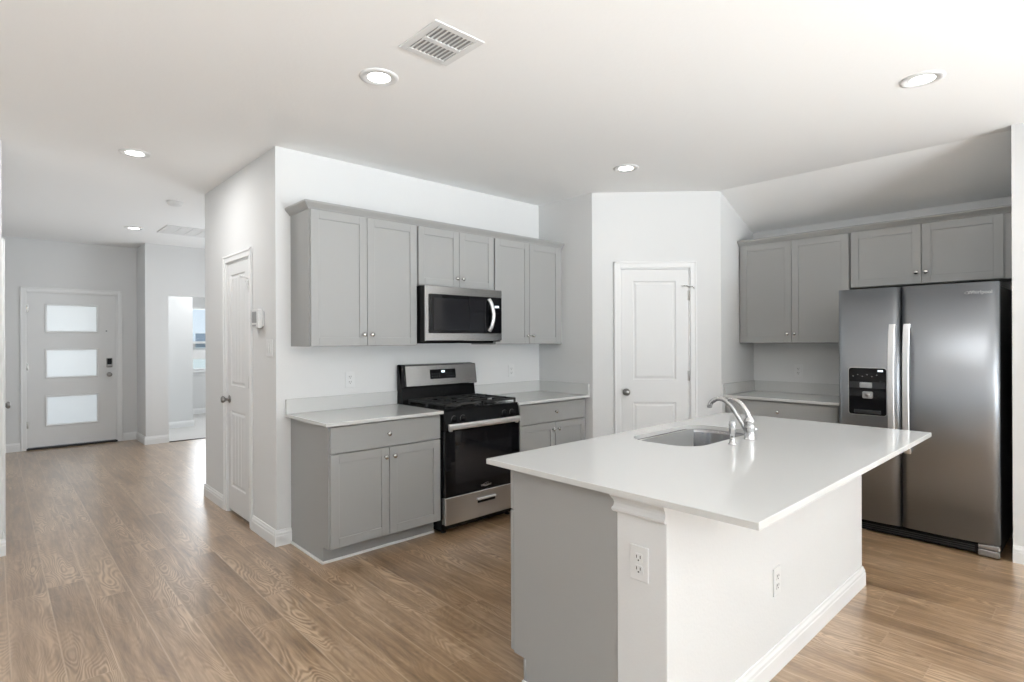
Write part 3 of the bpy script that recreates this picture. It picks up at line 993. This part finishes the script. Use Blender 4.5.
# local x = -world y ; local y = depth, 0 at door front
fy0, fy1, fsp = -1.408, -.492, -1.014
MB().box(fy0 + .004, fy1 - .004, .085, .80, .02, 1.745, 'fridge_side', .004).build('fridge_body', fg)
def fdoor(a, b, name):
    pts = []
    n = 14
    for i in range(n + 1):
        t = i / n
        x = a + (b - a) * t
        edge = min(t, 1 - t) * (b - a)
        y = .012 * (abs(2 * t - 1) ** 3)
        if edge < .012:
            y += .012 * (1 - edge / .012)
        pts.append((x, y))
    pts += [(b, .078), (a, .078)]
    o = MB().prism(pts, .088, 1.765, 'steel_fridge').build(name, fg)
    for p in o.data.polygons:
        p.use_smooth = abs(p.normal.z) < .5 and p.normal.y < -.6
    return o
fz = fdoor(fy0, fsp - .004, 'freezer_door')
rd_ = fdoor(fsp + .004, fy1, 'fridge_door')
def fhandle(x, parent):
    b = bmesh.new()
    n = 24
    rings = []
    for i in range(n + 1):
        t = i / n
        z = .61 + (1.505 - .61) * t
        bow = 1 - (2 * t - 1) ** 2
        y = -.018 - .045 * bow ** .6
        hw = .0195
        rings.append([b.verts.new((x + dx, y + dy, z)) for dx, dy in ((-hw, .004), (-hw, -.004), (-hw + .004, -.008), (hw - .004, -.008), (hw, -.004), (hw, .004), (hw - .004, .008), (-hw + .004, .008))])
    for i in range(n):
        for k in range(8):
            b.faces.new((rings[i][k], rings[i][(k + 1) % 8], rings[i + 1][(k + 1) % 8], rings[i + 1][k]))
    b.faces.new(rings[0]); b.faces.new(rings[-1])
    bmesh.ops.recalc_face_normals(b, faces=list(b.faces))
    mb = MB(); mb._merge(b, 'steel_handle', False)
    for z in (.625, 1.49):
        mb.box(x - .017, x + .017, -.022, .012, z - .015, z + .015, 'steel_handle', .004)
    return mb.build('handle', parent)
fhandle(-1.058, fz)
fhandle(-.972, rd_)
# dispenser
ds = MB()
a, b_, c, d = -1.334, -1.098, .853, 1.19
def rrect(x0, x1, z0, z1, r, n=5):
    pts = []
    for (cx, cz, s) in ((x1 - r, z1 - r, 0), (x0 + r, z1 - r, PI / 2), (x0 + r, z0 + r, PI), (x1 - r, z0 + r, 3 * PI / 2)):
        for k in range(n + 1):
            t = s + PI / 2 * k / n
            pts.append((cx + r * math.cos(t), cz + r * math.sin(t)))
    return pts
ds.prism(rrect(a - .006, b_ + .006, c - .006, d + .006, .022), -.003, .006, 'badge', axis='y')
ds.prism(rrect(a, b_, c, d, .018), -.0055, .004, 'black_glass', axis='y')
dso = ds.build('dispenser', fz)
MB().box(a + .004, b_ - .004, -.0075, -.004, 1.045, 1.09, 'fridge_side').build('dispenser_band', dso)
MB().box(-1.262, -1.185, -.022, -.004, 1.048, 1.086, 'plastic_grey', .004).build('ice_chute', dso)
MB().box(-1.243, -1.178, -.03, -.004, .972, 1.022, 'plastic_grey', .008, 2).lathe([(.014, 0), (.014, -.004)], (-1.21, -.03, 1.0), 'y', 14, 'dark_nickel').build('water_paddle', dso)
MB().box(-1.30, -1.13, -.016, -.004, .862, .888, 'fridge_side', .004).build('drip_tray', dso)
tl = MB().box(-1.150, -1.118, -.0065, -.004, 1.166, 1.178, 'display')
tl.build('display', dso)
for i in range(6):
    MB().box(-1.31 + i * .03, -1.303 + i * .03, -.0062, -.004, 1.128 + (i % 2) * .012, 1.132 + (i % 2) * .012, 'plastic_grey').build('button', dso)
swoosh(rd_, -.642, -.002, 1.70, .011, 'badge')
text_part('logo', 'Whirlpool', .03, (-.585, -.001, 1.70), (PI / 2, 0, 0), rd_, 'badge')
# base grille, hinge foot
gr = MB().box(fy0 + .01, -.60, .03, .06, .012, .074, 'black', .004)
for z in (.028, .042, .056):
    gr.box(fy0 + .03, -.62, .026, .031, z - .003, z + .003, 'black_matte')
gr.build('base_grille', fg)
MB().box(-.60, fy1 - .002, .004, .06, .008, .048, 'dark_nickel', .004).box(-.60, fy1, .006, .06, .052, .08, 'dark_nickel', .004).lathe([(.008, .08), (.008, .088)], (-.515, .03, 0), 'z', 12, 'chrome').build('corner_foot', fg)
for (x, y) in ((fy0 + .05, .12), (fy1 - .05, .12), (fy0 + .05, .74), (fy1 - .05, .74)):
    MB().lathe([(.018, 0), (.018, .008), (.01, .01), (.01, .022)], (x, y, 0), 'z', 12, 'black_matte').build('foot', fg)
for hx in (fy0 + .02, fy1 - .07):
    MB().box(hx, hx + .05, .03, .10, 1.745, 1.765, 'fridge_side', .004).build('top_hinge', fg)

# ------------------------------------------------------------------ island
IX0, IX1, IY0, IY1 = 1.5455, 3.689, .667, 1.826
BX0, BX1, BY0, BYM, BY1 = 1.588, 3.631, .981, 1.176, 1.704
isl = thing('kitchen_island', ((BX0 + BX1) / 2, (BY0 + BY1) / 2, 0), 0, 'kitchen island with a grey cabinet end and a white half wall towards the living room', 'island')
TI = Matrix.Translation((-(BX0 + BX1) / 2, -(BY0 + BY1) / 2, 0))
zt = CTZ - CTH
MB(TI).box(BX0, BX1, BY0, BYM, 0, zt, bev=.003, seg=2).build('half_wall', isl, 'wall')
gx = BX0 + .003
cbm = MB(TI)
for (p, q, top) in ((gx, 2.30, zt), (2.30, 3.14, .62), (3.14, BX1 - .012, zt)):
    cbm.prism([(BYM, 0), (BY1 - .065, 0), (BY1 - .065, .105), (BY1, .105), (BY1, top), (BYM, top)], p, q, axis='x')
cbm.box(2.30, 3.14, BY1 - .02, BY1, .62, zt).box(2.30, 3.14, BYM, BYM + .02, .62, zt)
cbm.build('cabinet_body', isl, 'cab')
dd = [gx - .001 + (BX1 - .024 - BX0) * k / 4 for k in range(5)]
TIF = TI @ Matrix.Translation((0, BY1, 0)) @ Matrix.Rotation(PI, 4, 'Z')
for k in range(4):
    p, q = -dd[k + 1] + .002, -dd[k] - .002
    for (z0, z1, nm, flat) in ((.112, .694, 'door', False), (.700, zt - .012, 'drawer', True)):
        mb = MB(TIF)
        if flat:
            mb.box(p, q, -.022, -.003, z0, z1, bev=.002)
            kx, kz = (p + q) / 2, .785
        else:
            r = .057
            mb.box(p, p + r, -.022, -.003, z0, z1, bev=.0015).box(q - r, q, -.022, -.003, z0, z1, bev=.0015)
            mb.box(p + r, q - r, -.02, -.001, z0, z0 + r, bev=.0012).box(p + r, q - r, -.02, -.001, z1 - r, z1, bev=.0012)
            mb.box(p + r - .002, q - r + .002, -.012, -.003, z0 + r - .002, z1 - r + .002)
            kx, kz = (q - .03 if k % 2 else p + .03), .633
        o = mb.build(nm, isl, 'cab')
        MB(TIF).lathe([(.007, 0), (.006, -.012), (.0135, -.018), (.0155, -.023), (.012, -.028), (0, -.0295)], (kx, -.02, kz), 'y', 20, 'nickel').build('knob', o)
# cap molding under the counter round the half wall
def ring_mold(prof, z, m, name, sides=None):
    b = bmesh.new()
    st = [lambda o, u: (BX0 - o, BYM + o, z + u), lambda o, u: (BX0 - o, BY0 - o, z + u), lambda o, u: (BX1 + o, BY0 - o, z + u), lambda o, u: (BX1 + o, BYM + o, z + u)]
    if sides:
        st = [st[0], lambda o, u: (BX0 - o, BY0, z + u)] if sides == 'w' else [lambda o, u: (BX1 + o, BY0, z + u), st[3]]
    rings = [[b.verts.new(s(o, u)) for o, u in prof] for s in st]
    n = len(prof)
    for i in range(len(st) - 1):
        for k in range(n):
            b.faces.new((rings[i][k], rings[i][(k + 1) % n], rings[i + 1][(k + 1) % n], rings[i + 1][k]))
    b.faces.new(rings[0]); b.faces.new(rings[-1])
    bmesh.ops.recalc_face_normals(b, faces=list(b.faces))
    mb = MB(TI); mb._merge(b, m)
    return mb.build(name, isl)
for sd_ in ('w', 'e'):
    ring_mold([(-.003, -.066), (.010, -.066), (.014, -.060), (.014, -.054), (.009, -.047), (.007, -.036), (.009, -.026), (.015, -.018), (.018, -.012), (.018, 0), (-.003, 0)], zt, 'wall', 'cap_molding', sd_)
ring_mold([(-.003, 0), (.015, 0), (.015, .068), (.0125, .073), (.0125, .086), (.007, .096), (.005, .106), (-.003, .109)], 0, 'trim', 'baseboard')
sm = MB(TI)
sm.box(gx - .012, gx, BYM + .015, BY1 - .053, 0, .018, bev=.005, seg=2).box(gx - .012, BX1 - .012, BY1 - .065, BY1 - .053, 0, .018, bev=.005, seg=2)
sm.build('shoe_molding', isl, 'trim')
MB(TI).box(gx - .004, gx + .001, BY1 - .069, BY1 - .058, .0, .105, bev=.001).build('corner_bead', isl, 'cab')

# island countertop with a cut-out for the sink
SX0, SX1, SY0, SY1, SR = 2.375, 3.075, 1.325, 1.715, .13
ctr = ((SX0 + SX1) / 2, (SY0 + SY1) / 2)
hole = rrect(SX0, SX1, SY0, SY1, SR, 8)
def to_rect(p, g=0.0):
    dx, dy = p[0] - ctr[0], p[1] - ctr[1]
    t = 1e9
    if dx > 1e-9: t = min(t, (IX1 - g - ctr[0]) / dx)
    if dx < -1e-9: t = min(t, (IX0 + g - ctr[0]) / dx)
    if dy > 1e-9: t = min(t, (IY1 - g - ctr[1]) / dy)
    if dy < -1e-9: t = min(t, (IY0 + g - ctr[1]) / dy)
    return (ctr[0] + dx * t, ctr[1] + dy * t)
items = [(math.atan2(p[1] - ctr[1], p[0] - ctr[0]), p, None) for p in hole]
for cx, cy in ((IX1, IY1), (IX0, IY1), (IX0, IY0), (IX1, IY0)):
    ang = math.atan2(cy - ctr[1], cx - ctr[0])
    # hole point in that direction: intersect with the hole polygon
    d = Vector((math.cos(ang), math.sin(ang)))
    best = None
    for i in range(len(hole)):
        a_, b2 = Vector(hole[i]) - Vector(ctr), Vector(hole[(i + 1) % len(hole)]) - Vector(ctr)
        e_ = b2 - a_
        den = d.x * e_.y - d.y * e_.x
        if abs(den) < 1e-9: continue
        t = (a_.x * e_.y - a_.y * e_.x) / den
        s = (a_.x * d.y - a_.y * d.x) / den
        if t > 0 and -1e-6 <= s <= 1 + 1e-6: best = (ctr[0] + d.x * t, ctr[1] + d.y * t)
    items.append((ang, best, (cx, cy)))
items.sort(key=lambda q: q[0])
b = bmesh.new()
bev = .002
R_ = []
for ang, hp_, corner in items:
    out = corner or to_rect(hp_)
    def inset(p, g):
        return (min(max(p[0], IX0 + g), IX1 - g), min(max(p[1], IY0 + g), IY1 - g))
    oi = inset(out, bev)
    R_.append([b.verts.new((hp_[0], hp_[1], zt)), b.verts.new((hp_[0], hp_[1], CTZ)), b.verts.new((oi[0], oi[1], CTZ)),
               b.verts.new((out[0], out[1], CTZ - bev)), b.verts.new((out[0], out[1], zt))])
n = len(R_)
for i in range(n):
    p, q = R_[i], R_[(i + 1) % n]
    for k in range(5):
        b.faces.new((p[k], q[k], q[(k + 1) % 5], p[(k + 1) % 5]))
bmesh.ops.recalc_face_normals(b, faces=list(b.faces))
mb = MB(Matrix.Translation((-ctr[0], -ctr[1], -zt))); mb._merge(b, 'quartz')
o = mb.build('island_countertop')
o.location = (ctr[0], ctr[1], zt)
tag(o, 'large white quartz countertop on the kitchen island', 'countertop')

# sink: undermount bowl
b = bmesh.new()
rings = []
for (ins, z, rr) in ((-.012, -.001, SR + .01), (.0, -.001, SR), (.004, -.02, SR - .004), (.006, -.15, SR - .006), (.014, -.185, SR - .01), (.04, -.2, SR - .03), (.04, -.2, SR - .03)):
    pts = rrect(SX0 + ins, SX1 - ins, SY0 + ins, SY1 - ins, max(rr, .03), 8)
    rings.append([b.verts.new((p[0] - ctr[0], p[1] - ctr[1], z)) for p in pts])
for i in range(len(rings) - 1):
    nn = len(rings[i])
    for k in range(nn):
        b.faces.new((rings[i][k], rings[i][(k + 1) % nn], rings[i + 1][(k + 1) % nn], rings[i + 1][k]))
b.faces.new(rings[-1])
bmesh.ops.remove_doubles(b, verts=list(b.verts), dist=1e-5)
bmesh.ops.recalc_face_normals(b, faces=list(b.faces))
sink = thing('kitchen_sink', (ctr[0], ctr[1], zt), 0, 'stainless undermount sink set into the island countertop', 'sink')
mb = MB(); mb._merge(b, 'steel_sink', True)
so = mb.build('basin', sink)
md = so.modifiers.new('wall', 'SOLIDIFY'); md.thickness = .0015; md.offset = 1
MB().lathe([(.0, -.197), (.028, -.197), (.042, -.194), (.045, -.198), (.045, -.2)], (.0, 0.02, 0), 'z', 24, 'chrome').lathe([(.008, -.197), (.008, -.188), (0, -.187)], (.0, .02, 0), 'z', 12, 'chrome').build('drain', sink)

# faucet
fx, fyy = 2.797, 1.252
fa = thing('kitchen_faucet', (fx, fyy, CTZ), 0, 'brushed single-lever faucet arching over the island sink', 'faucet')
MB().lathe([(.030, 0), (.030, .004), (.0265, .008), (.026, .055), (.027, .058), (.027, .062), (.026, .065), (.0255, .085), (.027, .088), (.0265, .095), (.021, .108), (.013, .116), (0, .118)], (0, 0, 0), 'z', 28, 'chrome').build('faucet_body', fa)
sp = spline([(0, .012, .035), (0, .035, .075), (0, .062, .115), (0, .092, .158), (0, .128, .185), (0, .165, .192), (0, .198, .176), (0, .212, .155)], 5)
MB().tube(sp, [.0125] * 12 + [.012] * 8 + [.0115] * 8 + [.0125] * (len(sp) - 28), 'chrome', 16).build('spout', fa)
MB().lathe([(.0115, 0), (.013, .004), (.013, .012), (.0105, .016)], (0, .213, .141), 'z', 18, 'dark_nickel').build('aerator', fa)
lv = spline([(0, -.004, .09), (0, .006, .125), (0, .024, .155), (0, .05, .182), (0, .082, .196), (0, .11, .196)], 5)
MB().tube(lv, [.019 - .010 * i / (len(lv) - 1) for i in range(len(lv))], 'chrome', 14, .8).build('lever', fa)
MB().lathe([(.006, 0), (.006, .022), (.0085, .024), (.0085, .03)], (.02, -.012, .045), 'x', 12, 'chrome').build('side_pin', fa)
# side sprayer
ss = thing('side_sprayer', (2.603, 1.248, CTZ), 0, 'slim upright side sprayer standing beside the faucet', 'sprayer')
MB().lathe([(.021, 0), (.021, .004), (.014, .01), (.011, .028), (.012, .034)], (0, 0, 0), 'z', 22, 'chrome').build('sprayer_base', ss)
MB().lathe([(.0115, .034), (.0125, .055), (.0155, .062), (.0165, .088), (.0165, .106), (.014, .112), (0, .113)], (0, 0, 0), 'z', 22, 'chrome').build('spray_head', ss)

# ------------------------------------------------------------------ outlets, switch, thermostat
def make_outlet():
    t = thing('wall_outlet', (0, 0, 0), 0, None, 'outlet', 'white duplex outlets')
    MB().box(-.037, .037, -.006, 0, -.059, .059, 'plastic', .003, 2).build('cover_plate', t)
    for s in (1, -1):
        z = s * .0195
        r = MB()
        r.prism(rrect(-.017, .017, z - .0145, z + .0145, .008), -.0085, -.005, 'plastic', axis='y')
        r.box(-.0085, -.0058, -.0092, -.0084, z - .001, z + .009, 'slot').box(.0058, .0085, -.0092, -.0084, z - .001, z + .009, 'slot')
        r.lathe([(.003, -.0084), (.003, -.0092)], (0, 0, z - .0075), 'y', 10, 'slot')
        r.build('receptacle', t)
    return t
spots = [((1.967, YS, 1.112), FACE_S, 'white outlet above the counter between the hallway wall and the stove'),
         ((3.617, YS, 1.112), FACE_S, 'white outlet above the counter between the stove and the pantry corner'),
         ((XF, 1.992, 1.105), FACE_W, 'white outlet above the short counter beside the refrigerator'),
         ((BX0, 1.083, .657), FACE_W, 'white outlet on the narrow end of the island half wall, next to the grey panel'),
         ((2.441, BY0, .378), FACE_S, 'white outlet on the long white face of the island')]
po = None
for loc, rot, lab in spots:
    if po is None:
        po = make_outlet(); po.location = loc; po.rotation_euler = (0, 0, rot); po['label'] = lab
    else:
        dup(po, loc, rot, None, lab)
sw = thing('light_switch', (XS, 4.018, 1.354), FACE_W, 'white double rocker light switch on the hallway wall near the kitchen corner', 'switch')
MB().box(-.057, .057, -.007, 0, -.06, .06, 'plastic', .003, 2).build('cover_plate', sw)
for x in (-.023, .023):
    MB().prism([(-.007, -.034), (-.009, -.034), (-.0115, 0), (-.0085, .034), (-.007, .034)], x - .016, x + .016, 'plastic', axis='x').build('rocker', sw)
th = thing('thermostat', (XS, 4.20, 1.565), FACE_W, 'white thermostat with a grey screen on the hallway wall beside the closet door', 'thermostat')
MB().box(-.075, .075, -.014, 0, -.055, .055, 'plastic', .004, 2).box(-.068, .068, -.04, -.012, -.068, .068, 'plastic', .006, 2).build('housing', th)
MB().box(-.055, .03, -.0425, -.039, -.03, .05, 'plastic_grey', .001).build('screen', th)
MB().box(-.05, .02, -.0425, -.039, -.055, -.042, 'plastic_grey', .001).build('button_row', th)

# ------------------------------------------------------------------ ceiling fixtures
def make_light():
    t = thing('ceiling_light', (0, 0, 0), 0, None, 'light', 'recessed ceiling lights')
    MB().lathe([(.07, 0), (.097, 0), (.097, -.003), (.09, -.007), (.076, -.009), (.069, -.004)], (0, 0, 0), 'z', 40, 'plastic').build('trim_ring', t)
    MB().lathe([(.0, -.0015), (.0695, -.0015), (.0695, -.003), (.05, -.0045), (0, -.005)], (0, 0, 0), 'z', 40, 'lamp').build('diffuser', t)
    return t
lights = [((1.441, 2.53), 'recessed ceiling light beside the square air vent, over the kitchen walkway', CAN_POWER),
          ((.748, 4.718), 'recessed ceiling light over the start of the hallway', CAN_POWER * 22),
          ((1.232, 7.855), 'recessed ceiling light in the hallway nearest the front door', CAN_POWER * 2.5),
          ((3.622, 2.583), 'recessed ceiling light in front of the pantry door wall', CAN_POWER),
          ((3.511, .668), 'recessed ceiling light over the island, on the refrigerator side', CAN_POWER * 12)]
pl = None
for (x, y), lab, pw in lights:
    if pl is None:
        pl = make_light(); pl.location = (x, y, H); pl['label'] = lab; cur = pl
    else:
        cur = dup(pl, (x, y, H), None, None, lab)
    ld = bpy.data.lights.new('downlight_glow', 'AREA')
    ld.shape = 'DISK'; ld.size = .13; ld.energy = pw; ld.color = (1, 1, 1)
    lo_ = bpy.data.objects.new('downlight_glow', ld)
    COL.objects.link(lo_)
    lo_.parent = cur
    lo_.location = (0, 0, -.008)

v = thing('ceiling_vent', (1.487, 2.058, H), 0, 'square white air vent with two rows of slats in the kitchen ceiling', 'vent')
MB().box(-.128, .128, -.14, .14, -.001, 0, 'vent_dark').build('backing', v)
mb = MB()
for (a, b_, c, d) in ((-.133, -.098, -.145, .145), (.098, .133, -.145, .145), (-.098, .098, -.145, -.112), (-.098, .098, .112, .145), (-.098, .098, -.014, .014)):
    mb.box(a, b_, c, d, -.006, 0, 'plastic', .0015)
mb.build('vent_frame', v)
for r0, r1 in ((-.112, -.014), (.014, .112)):
    for k in range(9):
        x = -.098 + .196 * (k + .5) / 9
        MB(Matrix.Translation((x, 0, -.004)) @ Matrix.Rotation(-.35, 4, 'Y')).box(-.0078, .0078, r0, r1, -.0007, .0007, 'plastic').build('slat', v)
v = thing('return_vent', (1.76, 7.66, H), 0, 'large white return air vent in the hallway ceiling', 'vent')
MB().box(-.27, .27, -.27, .27, -.001, 0, 'vent_dark').build('backing', v)
mb = MB()
for (a, b_, c, d) in ((-.28, -.245, -.28, .28), (.245, .28, -.28, .28), (-.245, .245, -.28, -.245), (-.245, .245, .245, .28), (-.13, -.115, -.245, .245), (-.007, .007, -.245, .245), (.115, .13, -.245, .245)):
    mb.box(a, b_, c, d, -.01, 0, 'plastic', .001)
mb.build('vent_frame', v)
for k in range(28):
    y = -.245 + .49 * (k + .5) / 28
    MB(Matrix.Translation((0, y, -.005)) @ Matrix.Rotation(-.6, 4, 'X')).box(-.245, .245, -.006, .006, -.0005, .0005, 'plastic').build('slat', v)
sd = thing('smoke_detector', (1.292, 6.126, H), 0, 'round white smoke detector on the hallway ceiling', 'smoke detector')
MB().lathe([(.068, 0), (.068, -.012), (.062, -.026), (.05, -.034), (0, -.036)], (0, 0, 0), 'z', 32, 'plastic').build('detector_cover', sd)
MB().lathe([(.072, 0), (.072, -.006), (.066, -.008)], (0, 0, 0), 'z', 32, 'plastic').build('mounting_plate', sd)
